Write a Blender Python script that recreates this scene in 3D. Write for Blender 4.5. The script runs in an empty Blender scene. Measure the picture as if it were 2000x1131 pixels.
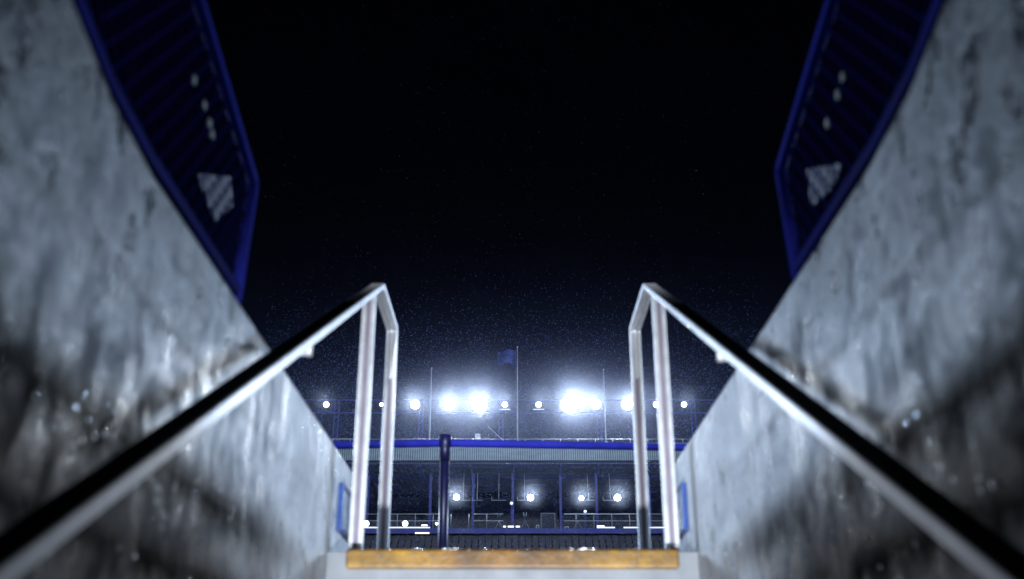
import bpy, bmesh, math, random
from mathutils import Vector, Matrix
R = math.radians
rnd = random.Random(7)
sc = bpy.context.scene
col = bpy.data.collections.new("stadium"); sc.collection.children.link(col)

# ------------------------------------------------------------------ helpers
class MB:
    """collects boxes, tubes, lathes ... into one mesh"""
    def __init__(s): s.v = []; s.f = []; s.sm = []
    def add(s, vs, fs, smooth=False):
        n = len(s.v); s.v += [tuple(v) for v in vs]
        s.f += [tuple(i + n for i in f) for f in fs]; s.sm += [smooth] * len(fs)
    def box(s, x0, x1, y0, y1, z0, z1):
        vs = [(x, y, z) for z in (z0, z1) for y in (y0, y1) for x in (x0, x1)]
        s.add(vs, [(0, 2, 3, 1), (4, 5, 7, 6), (0, 1, 5, 4), (2, 6, 7, 3), (0, 4, 6, 2), (1, 3, 7, 5)])
    def tube(s, pts, r, n=12, cap=True):
        pts = [Vector(p) for p in pts]; k = len(pts)
        rr = r if isinstance(r, (list, tuple)) else [r] * k
        base = len(s.v); prev = None; vs = []
        for i, p in enumerate(pts):
            d = (pts[min(i + 1, k - 1)] - pts[max(i - 1, 0)]).normalized()
            if prev is None:
                a = Vector((1, 0, 0)) if abs(d.x) < .8 else Vector((0, 1, 0))
            else: a = prev
            a = (a - d * a.dot(d)).normalized(); b = d.cross(a); prev = a
            for j in range(n):
                t = 2 * math.pi * j / n
                vs.append(p + a * math.cos(t) * rr[i] + b * math.sin(t) * rr[i])
        fs = []
        for i in range(k - 1):
            for j in range(n):
                fs.append((i*n+j, i*n+(j+1) % n, (i+1)*n+(j+1) % n, (i+1)*n+j))
        s.add(vs, fs, True)
        if cap:
            s.f.append(tuple(base + j for j in range(n))[::-1]); s.sm.append(False)
            s.f.append(tuple(base + (k-1)*n + j for j in range(n))); s.sm.append(False)
    def bar(s, a, b, w, h=None):
        """rectangular bar from a to b"""
        h = h or w; a = Vector(a); b = Vector(b); d = (b - a).normalized()
        up = Vector((0, 0, 1)) if abs(d.z) < .9 else Vector((0, 1, 0))
        x = d.cross(up).normalized() * w / 2; y = x.cross(d).normalized() * h / 2
        vs = [p + sx * x + sy * y for p in (a, b) for sx, sy in ((-1, -1), (1, -1), (1, 1), (-1, 1))]
        s.add(vs, [(0, 1, 2, 3), (7, 6, 5, 4), (0, 4, 5, 1), (1, 5, 6, 2), (2, 6, 7, 3), (3, 7, 4, 0)])
    def lathe(s, o, axis, prof, n=20):
        """profile = [(radius, distance along axis)]"""
        o = Vector(o); axis = Vector(axis).normalized()
        a = axis.orthogonal().normalized(); b = axis.cross(a); vs = []
        for r, h in prof:
            for j in range(n):
                t = 2 * math.pi * j / n
                vs.append(o + axis * h + (a * math.cos(t) + b * math.sin(t)) * max(r, 1e-4))
        fs = [(i*n+j, i*n+(j+1) % n, (i+1)*n+(j+1) % n, (i+1)*n+j) for i in range(len(prof)-1) for j in range(n)]
        s.add(vs, fs, True)
    def prism(s, poly, x0, x1):
        """polygon in (y, z) extruded along x"""
        n = len(poly)
        vs = [(x0, y, z) for y, z in poly] + [(x1, y, z) for y, z in poly]
        s.add(vs, [tuple(range(n))[::-1], tuple(range(n, 2*n))] + [(i, (i+1) % n, (i+1) % n + n, i+n) for i in range(n)])
    def sweep(s, x, path, prof):
        """profile [(lateral, normal)] swept along a path in the y-z plane, mitred"""
        k = len(path); n = len(prof); vs = []
        for i in range(k):
            ds = []
            for a, b in ((i - 1, i), (i, i + 1)):
                if 0 <= a and b < k:
                    d = Vector((path[b][0] - path[a][0], path[b][1] - path[a][1])).normalized(); ds.append(d)
            ns = [Vector((-d.y, d.x)) for d in ds]
            m = ns[0] if len(ns) == 1 else (ns[0] + ns[1]).normalized() / max(.5, (ns[0] + ns[1]).normalized().dot(ns[0]))
            for lx, h in prof: vs.append((x + lx, path[i][0] + m.x * h, path[i][1] + m.y * h))
        fs = [(i*n+j, i*n+(j+1) % n, (i+1)*n+(j+1) % n, (i+1)*n+j) for i in range(k-1) for j in range(n)]
        s.add(vs, fs + [tuple(range(n))[::-1], tuple((k-1)*n + j for j in range(n))])
    def build(s, name, mat, parent=None, bevel=0, seg=2):
        me = bpy.data.meshes.new(name); me.from_pydata(s.v, [], s.f)
        me.polygons.foreach_set("use_smooth", s.sm); me.update()
        bm = bmesh.new(); bm.from_mesh(me); bmesh.ops.recalc_face_normals(bm, faces=bm.faces); bm.to_mesh(me); bm.free()
        me.materials.append(mat)
        o = bpy.data.objects.new(name, me); col.objects.link(o)
        if parent:
            o.parent = parent; o.matrix_parent_inverse = Matrix.Translation(parent.location).inverted()
        if bevel:
            m = o.modifiers.new("bevel", 'BEVEL'); m.width = bevel; m.segments = seg; m.limit_method = 'ANGLE'; m.angle_limit = R(35)
        return o

def tag(o, label=None, cat=None, group=None, kind=None):
    if label: o["label"] = label
    if cat: o["category"] = cat
    if group: o["group"] = group
    if kind: o["kind"] = kind
    return o
def empty(name, loc, label, cat, group=None):
    o = bpy.data.objects.new(name, None); o.location = loc; o.empty_display_size = .2
    col.objects.link(o); return tag(o, label, cat, group)

# ------------------------------------------------------------------ materials
class NT:
    def __init__(s, name):
        s.m = bpy.data.materials.new(name); s.m.use_nodes = True; s.t = s.m.node_tree; s.n = s.t.nodes
        s.b = s.n["Principled BSDF"]
        s.tc = s.n.new("ShaderNodeTexCoord")
    def L(s, a, b): s.t.links.new(a, b)
    def noise(s, scale, detail=4, rough=.6, stretch=(1, 1, 1), dist=0.0):
        mp = s.n.new("ShaderNodeMapping"); mp.inputs["Scale"].default_value = stretch; s.L(s.tc.outputs["Object"], mp.inputs[0])
        n = s.n.new("ShaderNodeTexNoise"); n.inputs["Scale"].default_value = scale
        n.inputs["Detail"].default_value = detail; n.inputs["Roughness"].default_value = rough; n.inputs["Distortion"].default_value = dist
        s.L(mp.outputs[0], n.inputs["Vector"]); return n.outputs["Fac"]
    def ramp(s, fac, stops):
        r = s.n.new("ShaderNodeValToRGB"); e = r.color_ramp.elements
        while len(e) < len(stops): e.new(.5)
        for k, (p, c) in enumerate(stops):
            e[k].position = p; e[k].color = (c, c, c, 1) if isinstance(c, (int, float)) else (*c, 1)
        s.L(fac, r.inputs[0]); return r.outputs[0]
    def mix(s, fac, a, b, mode='MIX'):
        m = s.n.new("ShaderNodeMix"); m.data_type = 'RGBA'; m.blend_type = mode
        for sock, v in ((m.inputs[0], fac), (m.inputs[6], a), (m.inputs[7], b)):
            if isinstance(v, (int, float)): sock.default_value = v if sock.type == 'VALUE' else (v, v, v, 1)
            elif isinstance(v, tuple): sock.default_value = (*v, 1)
            else: s.L(v, sock)
        return m.outputs[2]
    def math(s, op, a, b=None, c=None):
        m = s.n.new("ShaderNodeMath"); m.operation = op
        for i, v in enumerate((a, b, c)):
            if v is None: continue
            if isinstance(v, (int, float)): m.inputs[i].default_value = v
            else: s.L(v, m.inputs[i])
        return m.outputs[0]
    def bump(s, h, strength=.3, dist=.01):
        b = s.n.new("ShaderNodeBump"); b.inputs["Strength"].default_value = strength; b.inputs["Distance"].default_value = dist
        s.L(h, b.inputs["Height"]); s.L(b.outputs[0], s.b.inputs["Normal"])
    def set(s, **k):
        for a, v in k.items():
            i = s.b.inputs[a.replace("_", " ")]
            if isinstance(v, (int, float)): i.default_value = v
            elif isinstance(v, tuple): i.default_value = (*v, 1)
            else: s.L(v, i)
        return s

def painted(name, c, rough=.4, metal=0., var=.35, scale=9, spec=.5):
    t = NT(name); n = t.noise(scale, 5)
    dark = tuple(x * (1 - var) for x in c)
    t.set(Base_Color=t.mix(t.ramp(n, [(.35, 0.), (.65, 1.)]), dark, c), Metallic=metal, Specular_IOR_Level=spec,
          Roughness=t.math('MULTIPLY_ADD', n, .3, rough - .15))
    t.bump(t.noise(scale * 12, 3), .08, .002)
    return t.m

def wall_material():
    t = NT("wet_concrete")
    sep = t.n.new("ShaderNodeSeparateXYZ"); t.L(t.tc.outputs["Object"], sep.inputs[0])
    y, z = sep.outputs[1], sep.outputs[2]
    big = t.noise(2.6, 5, .6, (1, 1, 1.3), .6)
    streak = t.noise(9, 4, .6, (1, 1.4, .22))
    mid = t.noise(11, 6, .68, (1, 1, .75), .3)
    fine = t.noise(60, 4, .7, (1, 1, .7))
    wob = t.math('MULTIPLY_ADD', mid, .07, -.035)
    zz = t.math('ADD', z, wob)
    base = t.ramp(big, [(.36, (.085, .105, .14)), (.50, (.24, .28, .345)), (.63, (.46, .52, .60))])
    base = t.mix(.26, base, t.ramp(streak, [(.34, .45), (.60, 1.)]), 'MULTIPLY')
    base = t.mix(.85, base, t.ramp(mid, [(.34, .42), (.54, 1.)]), 'MULTIPLY')
    base = t.mix(.45, base, t.ramp(fine, [(.34, .3), (.6, 1.)]), 'MULTIPLY')
    # shade at the foot of the wall painted in darker; the joints between lifts are stained
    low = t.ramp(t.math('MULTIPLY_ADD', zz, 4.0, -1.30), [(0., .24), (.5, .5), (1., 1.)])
    far = t.ramp(t.math('MULTIPLY_ADD', y, .6, -1.25), [(0., 0.), (1., 1.)])       # lifts the painted foot shade at the lit open end
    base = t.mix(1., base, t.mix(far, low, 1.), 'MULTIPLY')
    # light on the open end painted in as a paler colour
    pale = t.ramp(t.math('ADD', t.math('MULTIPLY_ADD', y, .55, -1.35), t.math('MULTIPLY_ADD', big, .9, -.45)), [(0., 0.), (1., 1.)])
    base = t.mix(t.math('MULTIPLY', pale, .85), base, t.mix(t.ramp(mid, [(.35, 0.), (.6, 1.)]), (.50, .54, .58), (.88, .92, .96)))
    base = t.mix(1., base, t.ramp(t.math('MULTIPLY_ADD', y, .55, -.62), [(0., .24), (1., 1.)]), 'MULTIPLY')   # light falloff towards the camera painted in darker
    js = None
    for h, w, k in ((.415, .030, .02), (.245, .026, .02), (.07, .02, .05), (.66, .009, .55)):
        d = t.math('ABSOLUTE', t.math('SUBTRACT', zz, h + 0.))
        line = t.ramp(t.math('DIVIDE', d, w * 2.6), [(0., k), (.3, k + .1), (1., 1.)])
        jm = t.ramp(t.noise(2.2 + h, 3), [(.36, .6), (.48, 1.)])
        jm = t.math('MULTIPLY', jm, t.ramp(y, [(2.6, 1.), (3.0, .25)]) if False else t.ramp(t.math('MULTIPLY_ADD', y, .8, -1.9), [(0., 1.), (1., .12)]))
        base = t.mix(jm, base, t.mix(1., base, line, 'MULTIPLY'))
        q = t.mix(jm, 1., line); js = q if js is None else t.mix(1., js, q, 'MULTIPLY')
    # vertical form-board joints
    fr = t.math('ABSOLUTE', t.math('SUBTRACT', t.math('FRACT', t.math('DIVIDE', t.math('ADD', y, t.math('MULTIPLY', wob, .4)), .41)), .5))
    vl = t.ramp(t.math('DIVIDE', fr, .05), [(0., .35), (1., 1.)])
    base = t.mix(t.ramp(z, [(.36, .9), (.46, .06)]), base, t.mix(1., base, vl, 'MULTIPLY'))
    wet = t.ramp(t.math('MULTIPLY_ADD', streak, .22, t.math('MULTIPLY', mid, .78)), [(.40, .20), (.50, .45), (.62, .75)])
    t.set(Base_Color=base, Roughness=wet, Specular_IOR_Level=t.mix(1., js, t.mix(far, t.ramp(t.math('MULTIPLY_ADD', zz, 4.0, -1.30), [(0., .22), (1., .5)]), .5), 'MULTIPLY'))
    h = t.math('ADD', t.math('MULTIPLY', mid, .6), t.math('MULTIPLY', fine, .35))
    h = t.math('ADD', h, t.math('MULTIPLY', streak, .08))
    sepk = t.n.new("ShaderNodeTexVoronoi"); sepk.inputs["Scale"].default_value = 38; t.L(t.tc.outputs["Object"], sepk.inputs["Vector"])
    pore = t.ramp(sepk.outputs["Distance"], [(.0, 0.), (.16, 1.)])          # small blow holes
    h = t.math('ADD', h, t.math('MULTIPLY', pore, .18))
    t.bump(h, .6, .012)
    return t.m

def metal_rail():
    t = NT("galvanised_steel")
    n = t.noise(14, 5, .6); f = t.noise(90, 3)
    t.set(Base_Color=t.ramp(n, [(.3, (.50, .51, .54)), (.7, (.70, .71, .74))]), Metallic=.5,
          Roughness=t.math('MULTIPLY_ADD', n, .25, .30))
    t.bump(f, .12, .002)
    return t.m

def nosing_mat():
    t = NT("worn_yellow_paint")
    n = t.noise(5, 6, .65, (1.4, 1, 1.)); f = t.noise(30, 4, .7)
    c = t.mix(t.ramp(n, [(.40, 1.), (.62, .0)]), (.40, .205, .002), (.17, .085, .004))
    c = t.mix(t.ramp(f, [(.50, 0.), (.72, .75)]), c, (.06, .045, .02))
    sp = t.n.new("ShaderNodeSeparateXYZ"); t.L(t.tc.outputs["Object"], sp.inputs[0])
    wear = t.math('MULTIPLY_ADD', t.noise(3.5, 3), .5, t.math('MULTIPLY', t.math('ABSOLUTE', sp.outputs[0]), 1.1))
    c = t.mix(t.ramp(wear, [(.42, 0.), (.72, 1.)]), t.mix(1., c, (.42, .36, .40), 'MULTIPLY'), c)
    t.set(Base_Color=c, Roughness=.42)
    t.bump(f, .5, .006); return t.m

def emit(name, c, s):
    t = NT(name); t.set(Base_Color=(.8, .8, .8)); t.b.inputs["Emission Color"].default_value = (*c, 1)
    # a faint cell pattern of the lens glass
    t.set(Emission_Strength=t.math('MULTIPLY_ADD', t.noise(8, 2), .1 * s, s * .95))
    t.m.cycles.emission_sampling = 'NONE'
    return t.m

def corrugated():
    t = NT("corrugated_cladding")
    n = t.noise(.7, 4, .6, (1, 1, 3)); f = t.noise(3, 4)
    c = t.mix(t.ramp(n, [(.35, .25), (.7, 1.)]), (.26, .33, .34), (.55, .64, .64))
    sp = t.n.new("ShaderNodeSeparateXYZ"); t.L(t.tc.outputs["Object"], sp.inputs[0])
    fr = t.math('FRACT', t.math('DIVIDE', t.math('ADD', sp.outputs[0], 34.), .17))
    c = t.mix(t.ramp(fr, [(.30, 1.), (.42, 0.), (.9, 0.), (1., 1.)]), t.mix(1., c, (.38, .42, .46), 'MULTIPLY'), c)   # shade of the grooves painted into the colour
    t.set(Base_Color=c, Roughness=.45, Metallic=.1); t.bump(f, .1, .02); return t.m

def cloth_mat():
    t = NT("flag_cloth"); n = t.noise(2.2, 3, .5, (1, 1, 1.6), 1.)
    t.set(Base_Color=t.mix(t.ramp(n, [(.4, 0.), (.6, 1.)]), (.010, .018, .13), (.03, .045, .22)), Roughness=.8); return t.m

def rain_mat():
    t = NT("rain_water"); n = t.n
    d = n.new("ShaderNodeBsdfDiffuse"); tr = n.new("ShaderNodeBsdfTranslucent"); mx = n.new("ShaderNodeMixShader")
    d.inputs[0].default_value = (.30, .38, .7, 1); tr.inputs[0].default_value = (.36, .44, .72, 1); mx.inputs[0].default_value = .6
    t.L(d.outputs[0], mx.inputs[1]); t.L(tr.outputs[0], mx.inputs[2]); n.remove(t.b)
    t.L(mx.outputs[0], n["Material Output"].inputs[0]); return t.m

M = dict(
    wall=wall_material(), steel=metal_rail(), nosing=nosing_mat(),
    concrete=painted("stair_concrete", (.20, .215, .235), .55, 0, .35, 7),
    blue=painted("royal_blue_paint", (.022, .028, .31), .8, 0, .3, spec=.02),
    shaded_blue=painted("shaded_blue_paint", (.006, .008, .065), .4, 0, .3),
    wire=painted("dark_blue_wire", (.007, .009, .075), .7, 0, .3, 40, .0),
    farblue=painted("far_blue_steel", (.022, .034, .32), .5, 0, .3, 1),
    grey=painted("grey_steel", (.26, .28, .32), .45, .1, .3, 2),
    pale=painted("pale_paint", (.72, .76, .80), .5, 0, .2, 3),
    dark=painted("dark_roof_lining", (.022, .030, .055), .6, 0, .5, .8),
    brown=painted("dark_red_brick", (.06, .025, .022), .7, 0, .6, 1.5),
    seats=painted("dark_blue_seat", (.012, .013, .040), .5, 0, .5, 3),
    polewhite=painted("flagpole_paint", (.55, .58, .64), .5, 0, .3, 1), ledge=emit("glowing_ledge", (.85, .92, 1.), .5),
    groove_shade_grey=painted("mauve_groove_shade", (.20, .175, .225), .5, 0, .2, 12),
    top_shade=painted("rail_top_shade_black", (.012, .013, .016), .85, 0, .3, 10, .05),
    midblue=painted("deep_blue_paint", (.006, .009, .12), .8, 0, .4, 5, .02),
    clip=painted("dull_clip", (.05, .055, .08), .5, 0, .4, 14),
    black=painted("black_plastic", (.02, .02, .022), .4, 0, .2, 10),
    sign=painted("pale_blue_sign_face", (.62, .74, .92), .25, 0, .35, 12),
    plate=painted("dull_plate", (.13, .14, .25), .5, 0, .4, 14),
    signblue=painted("blue_sign_frame", (.03, .07, .26), .3, 0, .2, 12),
    grass=painted("pitch_grass", (.03, .09, .02), .8, 0, .4, .5),
    asphalt=painted("wet_tarmac", (.04, .042, .045), .35, 0, .4, 1),
    rib=corrugated(), flag=cloth_mat(), rain=rain_mat(),
    lens=emit("floodlight_lens", (.90, .95, 1.), 30.), strip=emit("strip_light", (.85, .92, 1.), .9),
    warm=emit("warm_strip_light", (1., .95, .88), 2.2),
)
drop = NT("clear_water"); drop.set(Base_Color=(.85, .9, .97), Roughness=.18, Metallic=1.); M["drop"] = drop.m

# ------------------------------------------------------------------ camera
cam = bpy.data.cameras.new("camera"); co = bpy.data.objects.new("camera", cam); sc.collection.objects.link(co)
co.location = (0, 0, 0); co.rotation_euler = (R(90 + 21.9), 0, 0)
cam.lens = 2050 / 2000 * 36; cam.sensor_width = 36; cam.shift_x = -.0005
cam.clip_start = .05; cam.clip_end = 2000
cam.dof.use_dof = True; cam.dof.focus_distance = 80; cam.dof.aperture_fstop = 2.3; cam.dof.aperture_blades = 7
sc.camera = co

# ------------------------------------------------------------------ setting
g = MB(); g.box(-400, 400, -60, 700, -3.4, -3.0); tag(g.build("ground", M["asphalt"]), kind="structure")
g = MB(); g.box(-45, 45, 12, 72, -2.996, -2.95); tag(g.build("pitch", M["grass"]), kind="structure")
LZ = .511          # landing height (camera is the origin)
g = MB(); g.box(-6, 6, 4.30, 9.0, LZ - .25, LZ); g.box(-.80, .80, 3.70, 4.30, LZ - .25, LZ)
tag(g.build("walkway", M["concrete"]), kind="structure")
for s in (-1, 1):  # seating terrace outside each stairwell wall
    g = MB(); a, b = sorted((s * .83, s * 6))
    g.box(a, b, .4, 4.296, .0, .45)
    for k in range(7): g.box(a, b, .4 - .8 * (k + 1), .4 - .8 * k, 0, .45 + .36 * (k + 1))
    tag(g.build("terrace", M["concrete"]), kind="structure")

# stairs with the yellow nosing
st = empty("concrete_stairs", (0, 3.7, LZ), "wet pale concrete stairs climbing between the two walls, yellow edge on the top step", "stairs")
g = MB()
for k in range(15):
    y1 = 3.698 - .345 * k; zt = LZ - .17 * k - .045
    if k == 0: continue
    g.box(-.637, .637, y1 - .345 + .345, y1 + .345, zt - .30, zt)
g.build("flight", M["concrete"], st, .006)
g = MB(); g.box(-.637, .637, 3.690, 3.699, LZ - .30, LZ - .002); g.build("riser", M["concrete"], st)
g = MB(); g.box(-.567, .567, 3.655, 3.7535, LZ - .060, LZ + .003)
o = g.build("nosing", M["nosing"], st, .008, 3); o["label"] = "worn yellow painted edge of the top step"

# side walls
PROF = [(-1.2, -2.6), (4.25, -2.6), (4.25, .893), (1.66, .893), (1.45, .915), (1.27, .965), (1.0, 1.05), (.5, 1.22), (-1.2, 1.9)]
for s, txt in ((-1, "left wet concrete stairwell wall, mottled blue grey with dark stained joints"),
               (1, "right wet concrete stairwell wall, streaked pale grey, darker at its foot")):
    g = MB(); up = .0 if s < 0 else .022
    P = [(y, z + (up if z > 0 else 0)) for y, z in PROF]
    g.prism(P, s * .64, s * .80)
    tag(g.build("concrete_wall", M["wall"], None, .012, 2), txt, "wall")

# ------------------------------------------------------------------ handrails
def arc(pts, r=.05, n=6):
    """round the corners of a polyline"""
    pts = [Vector(p) for p in pts]; out = [pts[0]]
    for i in range(1, len(pts) - 1):
        a, b, c = pts[i-1], pts[i], pts[i+1]
        p = b + (a - b).normalized() * r; q = b + (c - b).normalized() * r
        for k in range(n + 1):
            t = k / n; out.append(p * (1-t)**2 + b * 2*t*(1-t) + q * t*t)
    out.append(pts[-1]); return out
for s, txt in ((-1, "left tubular steel handrail, bright wet tube climbing to two posts on the landing"),
               (1, "right tubular steel handrail, white wet tube falling from two posts towards the lower right corner")):
    x = -.555 if s < 0 else .565; h = empty("handrail", (x, 3.78, LZ), txt, "handrail", "steel handrails of the stairs")
    z0 = 1.650; sl = .519 if s < 0 else .531
    P8 = [(-.025, 0), (.025, 0), (.025, -.025), (.0085, -.025), (.0085, -.008), (-.0085, -.008), (-.0085, -.025), (-.025, -.025)]
    path = [(p.y, p.z) for p in arc([(0, -.3, z0 - sl * 4.33), (0, 4.03, z0), (0, 4.585, z0 + .002), (0, 4.585, 1.40)], .035, 5)]
    g = MB(); g.sweep(x, path, P8); g.build("rail", M["steel"], h, .003)
    g = MB(); g.sweep(x, [(-.3, z0 - sl * 4.33), (3.35, z0 - sl * .68)], [(-.0245, .0004), (.0245, .0004), (.0245, .0046), (.018, .0060), (-.018, .0060), (-.0245, .0046)]); g.build("rail_top_shade", M["top_shade"], h)  # black strip laid on as the shade of the rail's unlit top face
    PS = [(-.0082, -.0085), (.0082, -.0085), (.0082, -.019), (-.0082, -.019)]
    for pth in ([(4.585, 1.3995), (4.585, LZ)], [(3.81, z0 - sl * .235 - .020), (3.795, LZ)]):
        g = MB(); g.sweep(x, pth, P8); po = g.build("post", M["steel"], h, .003)
        g = MB(); g.sweep(x, pth, PS); g.build("groove_shade", M["groove_shade_grey"], po)  # strip darkens the groove in place of its own shade
    for yy in (2.74, .8):
        zz = z0 - sl * (4.03 - yy) - .030; g = MB()
        g.tube([(x + s*.004, yy, zz), (x + s*.004, yy, zz - .045)], .0085, 12); g.tube([(x + s*.004, yy, zz - .038), (s * .6395, yy, zz - .042)], .0065, 10)
        g.lathe((s * .6395, yy, zz - .042), (-s, 0, 0), [(.020, 0), (.020, .006), (.0, .007)], 16)
        g.build("bracket", M["steel"], h)
    for yy in (3.775, 4.567):
        g = MB(); g.lathe((x, yy, LZ), (0, 0, 1), [(.052, 0), (.052, .006), (.036, .008), (.030, .012)], 20); g.build("base_flange", M["steel"], h)

# ------------------------------------------------------------------ mesh guard panels on the walls
for s, txt in ((-1, "left blue framed mesh guard panel on the left wall, pale plate behind its tip"),
               (1, "right blue framed mesh guard panel on the right wall, narrower pale plate behind")):
    x = s * .657; e = empty("guard_panel", (x, 2.35, .9), txt, "guard panel", "mesh guard panels on the walls")
    dz = 0 if s < 0 else -.012; ye = 2.37 if s < 0 else 2.28
    zt = lambda y: 1.245 + dz + (ye - y) * .243
    up = 0 if s < 0 else .022
    def zb(y):
        for (a, za), (b, zb_) in zip(PROF[2:], PROF[3:]):
            if b <= y <= a: return za + (zb_ - za) * (a - y) / (a - b) + .032 + up
        return 1.2
    yb = ye - .05
    g = MB(); g.tube(arc([(x, -.6, zt(-.6)), (x, ye, zt(ye)), (x, yb, zb(yb) - .02)], .02, 4), .0135, 14); g.build("frame", M["blue"], e)
    g = MB(); ys = [yb - .006, 1.66, 1.45, 1.27, 1.0, .5, -.5]
    for a, b in zip(ys, ys[1:]): g.bar((x, a, zb(a)), (x, b, zb(b)), .020, .024)
    g.build("bottom_rail", M["midblue"], e)
    g = MB(); px_, pz = .056, .062
    def clip(y0, z0, y1, z1):   # keep the part of a wire inside the frame
        n = 24; run = []; segs = []
        for k in range(n + 1):
            t = k / n; y = y0 + (y1-y0)*t; z = z0 + (z1-z0)*t
            lim = yb + (ye - yb) * max(0, min(1, (z - zb(yb)) / (zt(ye) - zb(yb))))
            if zb(y) < z < zt(y) and y < lim: run.append((y, z))
            else:
                if len(run) > 1: segs.append((run[0], run[-1]))
                run = []
        if len(run) > 1: segs.append((run[0], run[-1]))
        return segs
    k = 0; H = 1.1; run = H * px_ / pz
    y = -.6 - run
    while y < ye + run:
        for d in (1, -1):
            ya, yc = (y, y + run) if d > 0 else (y + run, y)
            for (p, q) in clip(ya, .88, yc, .88 + H):
                if (p[0]-q[0])**2 + (p[1]-q[1])**2 > .0049: g.bar((x, p[0], p[1]), (x, q[0], q[1]), .0032, .0040)
        y += px_
    g.build("wire_mesh", M["wire"], e)
    xx = x + s * .016; g = MB()
    quad = ((1.988, 1.065), (2.235, 1.190), (2.272, 1.130), (2.150, 1.030)) if s < 0 else ((1.893, 1.040), (2.125, 1.150), (2.125, 1.055), (1.975, 1.022))
    g.add([(xx, a, b) for a, b in quad], [(0, 1, 2, 3)]); g.add([(xx + s * .003, a, b) for a, b in quad], [(3, 2, 1, 0)])
    g.build("backing_plate", M["plate"], e)
    for yy, zc in (((1.845, 1.208), (1.926, 1.198), (1.973, 1.182), (1.999, 1.169)) if s < 0 else ((1.777, 1.170), (1.818, 1.155), (1.900, 1.138))):
        g = MB(); g.box(x - .003, x + .003, yy - .010, yy + .010, zc - .009, zc + .009); g.build("clip", M["clip"], e, .001)

# ------------------------------------------------------------------ small blue signs by the open end of the walls
for s, txt in ((-1, "left small blue framed sign with pale face at the open end of the left wall"),
               (1, "right small blue framed sign with glossy face at the end of the right wall")):
    e = empty("wall_sign", (s * .64, 4.05, .61), txt, "sign", "blue signs at the ends of the walls")
    a, b = sorted((s * .622, s * .6395))
    g = MB(); z0, z1, y0, y1 = .612, .785, 3.86, 4.235
    g.box(a, b, y0, y1, z0, z0 + .014); g.box(a, b, y0, y1, z1 - .014, z1)
    g.box(a, b, y0, y0 + .012, z0 + .014, z1 - .014); g.box(a, b, y1 - .012, y1, z0 + .014, z1 - .014)
    g.build("frame", M["signblue"], e, .002)
    a, b = sorted((s * .628, s * .6393)); g = MB(); g.box(a, b, y0 + .012, y1 - .012, z0 + .014, z1 - .014); g.build("face", M["sign"], e)

# ------------------------------------------------------------------ crush barrier
cb = empty("crush_barrier", (-.43, 6.6, LZ), "royal blue tubular crush barrier with one dark post beyond the yellow step", "barrier")
bx, by, bz = -.430, 6.60, 1.594
g = MB(); g.tube(arc([(-3.4, 6.95, bz + .02), (bx, by, bz), (3.6, 6.95, bz + .01)], .1), .0250, 16); g.build("top_rail", M["blue"], cb)
g = MB(); g.tube([(bx, by - .012, bz - .03), (bx, by - .012, LZ)], .030, 16)
g.build("post", M["shaded_blue"], cb)  # shade on post and cap painted in as a darker blue
g = MB(); g.tube([(bx, by - .02, bz + .045), (bx, by - .02, bz - .03), (bx, by - .014, bz - .12)], [.040, .038, .0305], 16); g.build("post_cap", M["shaded_blue"], cb)
for xx in (-2.9, 3.0):
    g = MB(); g.tube([(xx, 6.86, bz - .01), (xx, 6.86, LZ)], .030, 14); g.build("post", M["shaded_blue"], cb)

# ------------------------------------------------------------------ far stand
S = empty("grandstand", (0, 82, -3), "far covered grandstand with pale ribbed roof edge, blue columns and dark tiers", "grandstand")
g = MB()   # fascia of ribbed sheet
n = 0; xx = -34.
while xx < 34:
    g.prism([(80.0, 17.98), (80.10, 17.98), (80.10, 19.22), (80.0, 19.22)], xx, xx + .055)
    g.prism([(80.055, 17.98), (80.11, 17.98), (80.11, 19.22), (80.055, 19.22)], xx + .055, xx + .17); xx += .17
g.build("fascia", M["rib"], S)
g = MB(); g.box(-34.2, 34.2, 79.95, 80.3, 19.222, 19.30); g.box(-34, 34, 80.3, 98, 19.25, 19.42); g.build("roof", M["grey"], S)
g = MB()   # ribbed underside
xx = -34.
while xx < 34:
    g.prism([(80.15, 18.02), (96, 18.6), (96, 18.7), (80.15, 18.12)], xx, xx + .22)
    g.prism([(80.15, 18.10), (96, 18.68), (96, 18.75), (80.15, 18.2)], xx + .22, xx + .44); xx += .44
g.build("soffit", M["dark"], S)
g = MB()   # purlins and trusses below the roof
for yy, zz in ((80.5, 17.82), (82., 17.86), (84.5, 17.9), (87.5, 18.1), (91, 18.25)):
    g.bar((-34, yy, zz), (34, yy, zz), .12, .09)
g.build("purlins", M["farblue"], S)
for xx in (-25.2, -18.2, -11.2, -7.2, -3.2, .1, 3.75, 6.65, 10.6, 17.5, 24.5):
    g = MB(); a = (xx, 80.4, 17.7); b = (xx, 96, 17.9)
    g.bar(a, b, .10, .12); g.bar((xx, 80.4, 17.15), (xx, 96, 17.3), .10, .10)
    for k in range(12): 
        y0 = 80.5 + k * 1.28; g.bar((xx, y0, 17.7 if k % 2 else 17.17), (xx, y0 + 1.28, 17.17 if k % 2 else 17.7), .06, .06)
    g.build("roof_truss", M["farblue"], S)
for px, top in ((-25.2, 17.2), (-18.2, 17.2), (-11.2, 17.2), (-6.35, 17.2), (-3.05, 17.2), (.02, 17.2), (3.72, 17.2), (6.5, 17.2), (10.6, 17.2), (17.5, 17.2), (24.5, 17.2)):
    g = MB(); g.bar((px, 81.4, 12.7), (px, 81.4, top), .19, .19)
    g.bar((px, 81.4, 12.72), (px, 81.4, 12.95), .34, .3)
    g.build("column", M["farblue"], S)
g = MB()   # walkway slab in front of the columns and the dark tiers behind it
g.box(-34, 34, 80.0, 84.5, 12.45, 12.70); g.build("gantry_floor", M["dark"], S)
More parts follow.
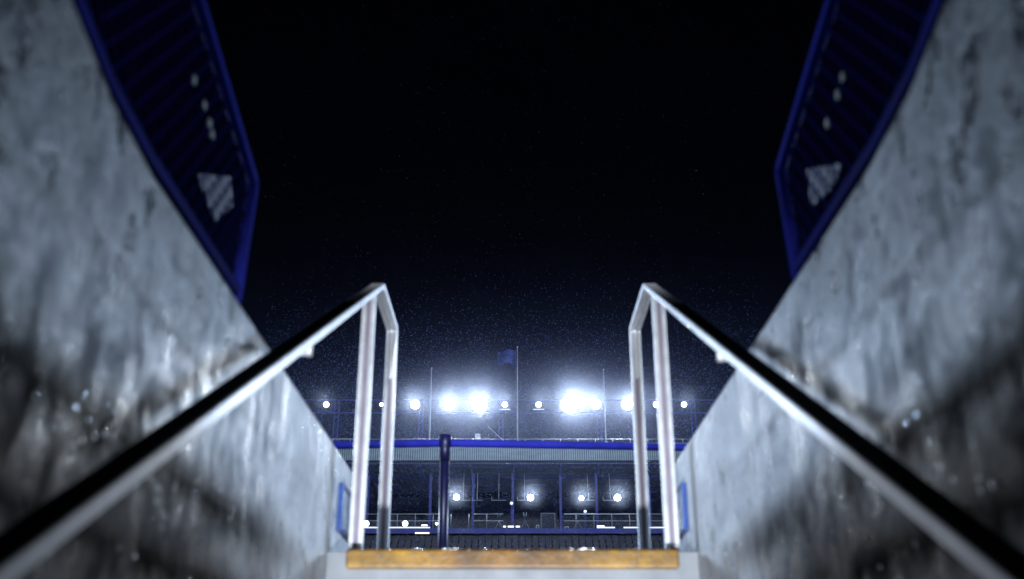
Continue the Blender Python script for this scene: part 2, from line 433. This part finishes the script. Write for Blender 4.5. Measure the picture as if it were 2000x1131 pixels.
g = MB(); g.box(-34, 34, 79.93, 79.999, 12.40, 12.78); g.build("edge_beam", M["farblue"], S)
g = MB(); g.box(-34, 34, 80.6, 81, -3, 12.44); g.build("front_wall", M["brown"], S)
for k in range(4):
    g = MB(); g.box(-34, 34, 80.0 - .6 * k, 80.59, 11.9 - .42 * k, 11.98 - .42 * k)
    x = -33.5
    while x < 33.5:
        g.box(x, x + .42, 80.35 - .6 * k, 80.42 - .6 * k, 11.985 - .42 * k, 12.30 - .42 * k); x += .5
    g.build("seat_row", M["seats"], S)
g = MB(); g.box(-34, 34, 95.5, 96, 8, 18.0); g.build("back_wall", M["dark"], S)
for k in range(6):
    g = MB(); g.box(-34, 34, 85 + 1.6 * k, 86.6 + 1.6 * k, 12.2, 12.9 + .55 * k); g.build("seating_tier", M["seats"], S)
g = MB()   # parapet rail on the roof
g.tube([(-34, 80.1, 19.66), (34, 80.1, 19.66)], .020, 6)
x = -33.
while x < 34: g.tube([(x, 80.1, 19.3), (x, 80.1, 19.66)], .024, 6); x += 1.36
g.build("parapet_rail", M["grey"], S)
g = MB()   # rails along the gantry
for zz in (13.35, 13.86):
    g.tube([(-34, 80.05, zz), (-5.3, 80.05, zz)], .028, 6); g.tube([(-2.9, 80.05, zz), (-.7, 80.05, zz)], .028, 6)
    g.tube([(3.9, 80.05, zz), (34, 80.05, zz)], .040 if zz > 13.5 else .034, 6)
x = -33.
while x < 34:
    if not (-.8 < x < 3.8): g.tube([(x, 80.05, 12.78), (x, 80.05, 13.86)], .026, 6)
    x += 1.35
g.build("gantry_rail", M["grey"], S)
for x0, x1 in ((-4.35, -3.2), (-3.1, -2.3), (-1.6, -.5), (.35, 1.5), (5.3, 6.3), (6.9, 8.1), (-13.4, -12.), (12.2, 13.4)):
    g = MB(); z = 14.95; g.bar((x0, 80.3, z), (x1, 80.3, z), .05, .04); g.tube([(x0 + .02, 80.3, z), (x0 + .02, 80.3, z + .22)], .02, 6); g.tube([((x0 + x1) / 2, 80.3, z), ((x0+x1)/2, 81.2, 17.2)], .018, 6)
    g.build("light_bar", M["polewhite"], S)
for i, (x0, x1, z, m) in enumerate(((-11.4, -6.2, 12.83, "strip"), (6.35, 7.7, 12.83, "strip"), (8.35, 11.6, 12.83, "strip"), (-.35, .10, 12.90, "warm"), (.25, .55, 12.90, "warm"), (-7.3, -6.25, 12.42, "warm"), (-.7, -.5, 12.9, "warm"), (6.36, 6.9, 12.93, "warm"), (-6.85, -6.4, 12.99, "warm"))):
    g = MB(); g.box(x0, x1, 79.86, 79.92, z - .045, z + .045); g.build("strip_light", M[m], S)

# things standing on the gantry
def cabinet(x0, x1, h, label, m="grey", fr=True):
    e = empty("equipment_cabinet", ((x0 + x1) / 2, 80.7, 12.702), label, "cabinet")
    g = MB(); g.box(x0, x1, 80.45, 81.0, 12.76, 12.70 + h); g.build("body", M[m], e, .02)
    g = MB(); g.box(x0 + .05, x1 - .05, 80.425, 80.449, 12.82, 12.70 + h - .06); g.build("door", M["dark"], e)
    for xx in (x0 + .07, x1 - .07):
        g = MB(); g.box(xx - .04, xx + .04, 80.5, 80.9, 12.702, 12.759); g.build("foot", M["black"], e)
cabinet(2.15, 3.25, 1.32, "large grey equipment cabinet on the far gantry right of the middle column")
cabinet(1.78, 2.02, .42, "small pale box on the far gantry floor beside the large cabinet", "pale")
cabinet(3.95, 4.25, .30, "low pale box on the far gantry floor at the foot of a blue column", "pale")
cabinet(-5.55, -4.75, 1.1, "tall dark cabinet on the far gantry just right of the blue barrier post", "dark")
def camera_on_tripod(x, h, label, m):
    e = empty("television_camera", (x, 80.6, 12.702), label, "television camera", "television cameras on the far gantry")
    for a in (90, 210, 330):
        g = MB(); g.tube([(x + .38 * math.cos(R(a)), 80.6 + .38 * math.sin(R(a)), 12.702), (x, 80.6, 12.7 + h * .8)], .022, 6); g.build("leg", M["grey"], e)
    g = MB(); g.tube([(x, 80.6, 12.7 + h * .8 + .001), (x, 80.6, 12.7 + h)], .05, 8); g.build("head", M["black"], e)
    g = MB(); g.box(x - .13, x + .13, 80.35, 80.9, 12.701 + h, 12.7 + h + .24); g.build("body", M[m], e, .03)
    g = MB(); g.lathe((x, 80.348, 12.7 + h + .12), (0, -1, 0), [(.05, 0), (.07, .02), (.10, .22), (.085, .22), (.0, .12)], 14); g.build("lens", M["black"], e)
camera_on_tripod(-1.02, .98, "dark television camera on a tripod left of the middle column", "grey")
camera_on_tripod(.95, 1.12, "pale television camera on a tripod beside the large cabinet", "pale")
camera_on_tripod(4.95, 1.0, "grey television camera on a tripod between the two right columns", "grey")
for x, z, txt in ((-.08, 14.72, "small white globe lamp on top of the middle blue post"), (5.52, 14.1, "small white globe lamp on a stalk over the right gantry rail")):
    e = empty("globe_lamp", (x, 80.3, 12.702), txt, "lamp")
    g = MB(); g.tube([(x, 80.3, 12.702), (x, 80.3, z - .10)], .05, 8); g.build("post", M["farblue"], e)
    g = MB(); g.lathe((x, 80.3, z - .12), (0, 0, 1), [(.0, 0)] + [(.12 * math.sin(t * math.pi / 8), .12 - .12 * math.cos(t * math.pi / 8)) for t in range(1, 8)] + [(.0, .24)], 12); g.build("globe", M["strip"], e)
# box and lump on the roof
e = empty("roof_cabinet", (-2.72, 80.6, 19.42), "small grey cabinet standing on the far roof below the brightest left lamp", "cabinet")
g = MB(); g.box(-2.93, -2.52, 80.4, 80.8, 19.425, 20.18); g.build("body", M["pale"], e, .02)
g = MB(); g.box(-2.90, -2.55, 80.38, 80.399, 19.48, 19.76); g.build("door", M["grey"], e)
e = empty("satellite_dish", (-5.0, 80.7, 19.42), "pale round dish on the far roof behind the top of the blue barrier post", "dish")
g = MB(); g.lathe((-5.0, 80.65, 19.86), (.2, -1, .2), [(.0, 0), (.14, .02), (.26, .08), (.28, .10), (.14, .035), (0, .015)], 18); g.build("reflector", M["pale"], e)
g = MB(); g.tube([(-5.0, 80.7, 19.42), (-5.0, 80.68, 19.86)], .03, 8); g.build("mast", M["grey"], e)

# flagpoles and the flag
def pole(x, ztop, label, lean=0):
    e = empty("flagpole", (x, 80.5, 19.42), label, "flagpole", "flagpoles on the far roof")
    g = MB(); g.tube([(x, 80.5, 19.42), (x, 80.5, 22.3), (x + lean, 80.5, ztop)], [.045, .036, .024], 10); g.build("mast", M["polewhite"], e)
    g = MB(); g.lathe((x + lean, 80.5, ztop), (0, 0, 1), [(.0, 0), (.06, .03), (.06, .08), (0, .11)], 10); g.build("finial", M["polewhite"], e)
    g = MB(); g.lathe((x, 80.5, 19.42), (0, 0, 1), [(.16, 0), (.16, .10), (.07, .13)], 10); g.build("base", M["grey"], e)
    g = MB(); g.tube([(x - .10, 80.5, 19.9), (x - .10 + lean, 80.5, ztop - .1)], .006, 5); g.build("halyard", M["polewhite"], e)
pole(-6.48, 25.5, "thin white flagpole on the far roof, left of the bright lamps and without a flag", .0)
pole(.40, 27.3, "tallest white flagpole, in the middle of the far roof, flying the blue flag")
pole(7.30, 25.4, "thin white flagpole on the far roof, right of the bright lamps and without a flag", -.0)
g = MB(); nu, nv = 26, 12; vs = []
for i in range(nu + 1):
    for j in range(nv + 1):
        u = i / nu; v = j / nv
        x = .29 - 1.5 * u; droop = -.10 * u + .16 * math.sin(u * 5.) * u
        vs.append((x, 80.5 + .20 * math.sin(u * 9 + v * 1.5) * (.3 + u), 25.85 + 1.22 * v * (1 - .12 * u) + droop + .22 * u))
g.add(vs, [(i*(nv+1)+j, (i+1)*(nv+1)+j, (i+1)*(nv+1)+j+1, i*(nv+1)+j+1) for i in range(nu) for j in range(nv)], True)
tag(g.build("flag", M["flag"]), "blue flag blowing to the left from the tallest flagpole", "flag")

# ------------------------------------------------------------------ floodlight frame on the far roof
G = empty("roof_gantry", (0, 81, 19.42), "thin blue steel frame along the far roof carrying the floodlights", "steel frame")
for x in (-21.2, -14.0, -7.3, -.9, 6.9, 14.4, 21.4):
    g = MB(); g.bar((x - .17, 81.2, 19.42), (x - .17, 81.2, 23.15), .07); g.bar((x + .17, 81.2, 19.42), (x + .17, 81.2, 23.15), .07)
    for k in range(9): g.bar((x - .17, 81.2, 19.5 + .4 * k), (x + .17, 81.2, 19.9 + .4 * k), .035)
    g.build("post", M["farblue"], G)
for z, w in ((23.12, .07), (22.06, .08)):
    g = MB(); g.bar((-24, 81.2, z), (24, 81.2, z), w); g.build("beam", M["farblue"], G)
g = MB(); g.bar((-1.95, 80.9, 20.9), (-.4, 80.9, 19.45), .03); g.build("stay", M["pale"], G)

def spot(name, loc, at, power, ang, blend, size, c=(.82, .90, 1.)):
    l = bpy.data.lights.new(name, 'SPOT'); l.energy = power; l.color = c; l.shadow_soft_size = size
    l.spot_size = R(ang); l.spot_blend = blend
    o = bpy.data.objects.new(name, l); o.location = loc
    o.rotation_euler = (Vector(at) - Vector(loc)).to_track_quat('-Z', 'Y').to_euler(); col.objects.link(o); return o

UNIT = 1300.; KEY = 66000.
def flood(x, z, r, power, label, y=80.4, bar=False, group="floodlights along the far roof", foot=None):
    e = empty("floodlight", (x, y, z - r * 1.25), label, "floodlight", group)
    d = Vector((-x * .9, -80, -z * .9)).normalized(); c = Vector((x, y, z))
    g = MB(); g.lathe(c, -d, [(r * 1.06, -.03), (r * 1.1, 0), (r * .95, r * .35), (r * .5, r * .75), (0, r * .85)], 22); g.build("housing", M["black"], e)
    g = MB(); g.lathe(c, d, [(r, 0.), (r * .8, r * .1), (r * .4, r * .17), (0, r * .19)], 22); g.build("lens", M["lens"], e)
    g = MB(); zb = z - r * 1.3
    g.bar((x - r * 1.15, y + .1, z), (x - r * 1.15, y + .1, zb), .05); g.bar((x + r * 1.15, y + .1, z), (x + r * 1.15, y + .1, zb), .05)
    g.bar((x - r * 1.17, y + .1, zb), (x + r * 1.17, y + .1, zb), .05)
    if foot: g.bar((x, y + .1, zb), (x, y + .1, foot), .06)
    else: g.bar((x, y + .1, zb), (x, y + .9, 22.06 if z > 20 else zb), .06)
    g.build("bracket", M["black"], e)
    if bar: g = MB(); g.box(x - .45, x + .45, y - .3, y - .2, z - .50, z - .44); g.build("ledge", M["ledge"], e)  # ledge glows by itself in place of lamplight on it
    if power: 
        o = spot("floodlight_lamp", c + d * (r * .25 + .30), c + d * 9, power * UNIT, 165, .15, .25, (.80, .89, 1.)); o.parent = e; o.matrix_parent_inverse = Matrix.Translation(e.location).inverted()
px = lambda p, k=.04035: (p - 1001) * k
FL = [(636, .20, .8, "small floodlight at the far left of the roof row, by the left wall edge", False),
      (744, .12, .0, "tiny floodlight glimpsed between the two left handrail posts", False),
      (810, .34, 2.4, "medium floodlight just right of the left handrail posts", False),
      (877, .46, 3.2, "large floodlight between the left bare flagpole and the brightest left lamp", False),
      (936, .60, 6.3, "brightest floodlight left of the flag's pole, above the roof cabinet", False),
      (986, .20, .6, "small floodlight on a short ledge just left of the tallest flagpole", True),
      (1052, .21, .6, "small floodlight on a short ledge just right of the tallest flagpole", True),
      (1113, .66, 6.0, "largest floodlight of the row, right of the tallest flagpole", False),
      (1164, .36, 2.2, "medium large floodlight close left of the right bare flagpole", False),
      (1226, .42, 4.4, "large floodlight partly behind the right handrail post", False),
      (1283, .22, .5, "small floodlight seen between the two right handrail posts", False),
      (1337, .19, .7, "small floodlight at the right end of the row, by the right wall edge", False)]
for p, r, pw, t, b in FL: flood(px(p), 22.52, r, pw, t, bar=b)
for p, zz, r, t in ((892, 15.2, .22, "round spotlight under the far roof beside the blue barrier post"),
                (1036, 15.16, .23, "round spotlight under the far roof right of the middle column"),
                (1135, 15.12, .17, "smallest spotlight under the far roof, left of the right column"),
                (1205, 15.16, .24, "spotlight under the far roof right of the right column, above the bright rails")):
    flood(px(p, .0393), zz, r, .7, t, 80.35, False, "spotlights under the far roof", 17.0 if False else 14.95)
for p, r, t in ((717, .21, "low spotlight on the gantry floor behind the left handrail posts"), (793, .19, "low spotlight on the gantry floor between handrail and blue barrier post"),
                (854, .08, "tiny low spotlight touching the blue barrier post on the gantry floor")):
    flood(px(p, .0388), 13.10, r, .2 if r > .1 else 0, t, 79.8, False, "low spotlights on the far gantry floor", 12.79)

# corner floodlights beyond the walls, outside the view: they rake the stairwell walls
for s in (-1, 1):
    l = bpy.data.lights.new("floodlight_row", 'AREA'); l.shape = 'RECTANGLE'; l.size = 34; l.size_y = 5; l.energy = KEY; l.color = (.58, .75, 1.)
    o = bpy.data.objects.new("floodlight_row", l); o.location = (s * 66, 74, 23); col.objects.link(o)
    o.rotation_euler = (-Vector(o.location)).to_track_quat('-Z', 'Y').to_euler()
# lamps of the home stand behind the camera: one for the far stand, one for the landing
spot("home_stand_lamp", (0, -8, 26), (0, 80, 19.0), .9e5, 34, .6, .5, (.66, .80, 1.))
spot("home_stand_lamp", (.6, -7, 10), (0, 7.4, 1.2), 11500, 15, .5, .3, (.80, .87, 1.))
for s in (-1, 1): spot("concourse_lamp", (s * .52, -1.3, -1.20), (-s * .16, 3.7, .68), 1650, 31, 1., .10, (.86, .92, 1.))

# ------------------------------------------------------------------ rain, wet beads, mist
g = MB(); vs = []; fs = []
for k in range(90000):
    if k < 84000: Y = rnd.uniform(42, 79.5); el = rnd.gauss(.255, .055) if k % 3 else rnd.uniform(.12, .30); X = Y * rnd.uniform(-.25, .25)
    else: Y = 12 + 60 * rnd.random() ** .6; el = .10 + .75 * rnd.random() ** 1.3; X = Y * rnd.gauss(0, .2)
    Z = Y * el
    if Y > 79.3 and Z < 19: continue
    w = rnd.uniform(.004, .011) * (Y / 60); h = w * rnd.uniform(1.1, 2.0); a = rnd.uniform(-.1, .1)
    n = len(vs); vs += [(X - w, Y, Z), (X + w, Y, Z), (X, Y - w, Z), (X, Y + w, Z), (X + a * h, Y, Z + h), (X - a * h, Y, Z - h)]
    for t in ((0, 2, 4), (2, 1, 4), (1, 3, 4), (3, 0, 4), (2, 0, 5), (1, 2, 5), (3, 1, 5), (0, 3, 5)): fs.append(tuple(n + q for q in t))
g.v = vs; g.f = fs; g.sm = [True] * len(fs)
tag(g.build("rain", M["rain"]), "fine rain falling through the floodlit night air", "rain", kind="stuff")

ico = bmesh.new(); bmesh.ops.create_icosphere(ico, subdivisions=2, radius=1.)
IV = [v.co.copy() for v in ico.verts]; IF = [tuple(v.index for v in f.verts) for f in ico.faces]; ico.free()
def bead(g, c, r, sx=1, sy=1, sz=1): g.add([(c[0] + v.x * r * sx, c[1] + v.y * r * sy, c[2] + v.z * r * sz) for v in IV], IF, True)
for s, txt in ((-1, "water beads clinging to the left stairwell wall"), (1, "water beads clinging to the right stairwell wall")):
    g = MB()
    def cluster(y, z, n, sy, sz, r0, r1):
        for _ in range(n): bead(g, (s * .640, y + rnd.gauss(0, sy), z + rnd.gauss(0, sz)), rnd.uniform(r0, r1), .22, 1.0, 1.3)
    if s < 0:
        cluster(1.62, .43, 5, .05, .03, .002, .005); cluster(1.50, .37, 6, .05, .04, .003, .006)
        cluster(1.95, .35, 6, .05, .02, .003, .006); cluster(2.3, .232, 10, .25, .008, .003, .006)
        cluster(2.72, .18, 5, .04, .01, .004, .008); cluster(3.5, .80, 8, .3, .05, .003, .006)
    else:
        cluster(1.75, .42, 6, .1, .05, .003, .006); cluster(1.5, .30, 7, .08, .03, .003, .006)
        cluster(1.9, .22, 6, .1, .02, .002, .0045); cluster(3.2, .42, 6, .1, .02, .003, .006)
    cluster(2.1, .34, 60, .6, .10, .001, .003)
    tag(g.build("water_beads", M["drop"]), txt, "water", kind="stuff")
g = MB()
for xx, n, w, q in ((-.21, 26, .012, 1.), (.19, 22, .014, .9), (.255, 34, .022, .95), (-.08, 24, .05, .6), (.05, 14, .05, .5), (-.33, 12, .012, .8), (.42, 10, .02, .8), (-.45, 10, .03, .6)):
    for _ in range(n): bead(g, (xx + rnd.gauss(0, w), 3.68 + rnd.uniform(-.015, .03), LZ + .005), rnd.uniform(.004, .0078) * q, 1.3, 1, .9)
tag(g.build("water_beads", M["drop"]), "bright water beads along the upper edge of the yellow step", "water", kind="stuff")
g = MB()
for s in (-1, 1):
    for _ in range(16):
        y = rnd.uniform(1.9, 3.9); z = 1.650 - (.519 if s < 0 else .531) * (4.03 - y); bead(g, (s * (.542 if s < 0 else .552), y, z - .032), rnd.uniform(.002, .0046), .9, .9, 1.3)
tag(g.build("water_drops", M["drop"]), "row of water drops hanging under the sloping handrails", "water", kind="stuff")

m = bpy.data.materials.new("mist_volume"); m.use_nodes = True; nt = m.node_tree; nt.nodes.clear()
out = nt.nodes.new("ShaderNodeOutputMaterial"); vsn = nt.nodes.new("ShaderNodeVolumeScatter")
vsn.inputs["Color"].default_value = (.62, .72, 1., 1); vsn.inputs["Density"].default_value = .0016; vsn.inputs["Anisotropy"].default_value = .55
nt.links.new(vsn.outputs[0], out.inputs["Volume"])
# denser in the drift around the lamps, thinning upwards
def mist_nodes(nt, vsn, fn, scale):
    tc = nt.nodes.new("ShaderNodeTexCoord"); sp = nt.nodes.new("ShaderNodeSeparateXYZ"); nt.links.new(tc.outputs["Object"], sp.inputs[0])
    def vm(op, a, b=None):
        q = nt.nodes.new("ShaderNodeMath"); q.operation = op
        for i, v in enumerate((a, b)):
            if v is None: continue
            if isinstance(v, (int, float)): q.inputs[i].default_value = v
            else: nt.links.new(v, q.inputs[i])
        return q.outputs[0]
    nz = nt.nodes.new("ShaderNodeTexNoise"); nz.inputs["Scale"].default_value = .35; nz.inputs["Detail"].default_value = 3; nt.links.new(tc.outputs["Object"], nz.inputs["Vector"])
    nt.links.new(vm('MULTIPLY', fn(vm, sp.outputs), vm('ADD', vm('MULTIPLY', nz.outputs["Fac"], 1.6), .2)), vsn.inputs["Density"])
def gauss(vm, terms):
    acc = None
    for sock, c, sg in terms:
        d = vm('DIVIDE', vm('SUBTRACT', sock, c), sg); d2 = vm('MULTIPLY', d, d); acc = d2 if acc is None else vm('ADD', acc, d2)
    return vm('POWER', 2.718, vm('MULTIPLY', acc, -.5))
mist_nodes(nt, vsn, lambda vm, o: vm('ADD', vm('MULTIPLY', gauss(vm, [(o[2], 19.8, 3.2), (o[1], 76, 12.)]), .0009), .00002), 1)
vsn.inputs["Color"].default_value = (.36, .46, 1., 1)
g = MB(); g.box(-19, 19, 40, 75.9, 2, 44)
tag(g.build("mist", m), "thin drizzle mist glowing blue around the floodlights", "mist", kind="stuff")
m2 = bpy.data.materials.new("bloom_mist_volume"); m2.use_nodes = True; nt = m2.node_tree; nt.nodes.clear()
out = nt.nodes.new("ShaderNodeOutputMaterial"); vsn = nt.nodes.new("ShaderNodeVolumeScatter")
vsn.inputs["Color"].default_value = (.66, .76, 1., 1); vsn.inputs["Anisotropy"].default_value = .3
nt.links.new(vsn.outputs[0], out.inputs["Volume"])
def bloom_mist(vm, o):  # haze plus dense clumps at each lamp, standing in for camera bloom
    acc = vm('MULTIPLY', gauss(vm, [(o[2], 20.6, 3.0)]), .0026)
    for p, r, pw, t, b in FL:
        if pw > 0: acc = vm('ADD', acc, vm('MULTIPLY', gauss(vm, [(o[0], px(p), .30 + .85 * r), (o[1], 79.4, 1.6), (o[2], 22.45, .30 + .85 * r)]), .014))
    for p, r, pw, t, b in FL:
        if r > .3: acc = vm('ADD', acc, vm('MULTIPLY', gauss(vm, [(o[0], px(p), .9 + 1.4 * r), (o[1], 79.0, 2.0), (o[2], 22.4, .9 + 1.4 * r)]), .009 * r))
    for p, z in ((892, 15.2), (1036, 15.16), (1135, 15.12), (1205, 15.16)):
        acc = vm('ADD', acc, vm('MULTIPLY', gauss(vm, [(o[0], px(p, .0393), .5), (o[1], 79.5, 1.), (o[2], z, .5)]), .05))
    return acc
mist_nodes(nt, vsn, bloom_mist, 1)
g = MB(); g.box(-19, 19, 75.902, 79.6, 14, 32)
tag(g.build("bloom_mist", m2), "wet air around the floodlights, thickened in place of camera bloom", "mist", kind="stuff")

# ------------------------------------------------------------------ night sky
w = bpy.data.worlds.new("World"); sc.world = w; w.use_nodes = True
bg = w.node_tree.nodes["Background"]; bg.inputs[0].default_value = (.25, .32, .8, 1); bg.inputs[1].default_value = .0012

sc.view_settings.view_transform = 'Standard'; sc.view_settings.look = 'None'; sc.view_settings.exposure = 0; sc.view_settings.gamma = 1
cy = sc.cycles
cy.volume_step_rate = .5; cy.volume_max_steps = 128; cy.max_bounces = 5; cy.diffuse_bounces = 2; cy.glossy_bounces = 3; cy.volume_bounces = 0; cy.transmission_bounces = 2
cy.sample_clamp_indirect = 4; cy.use_denoising = True; cy.caustics_reflective = False; cy.caustics_refractive = False
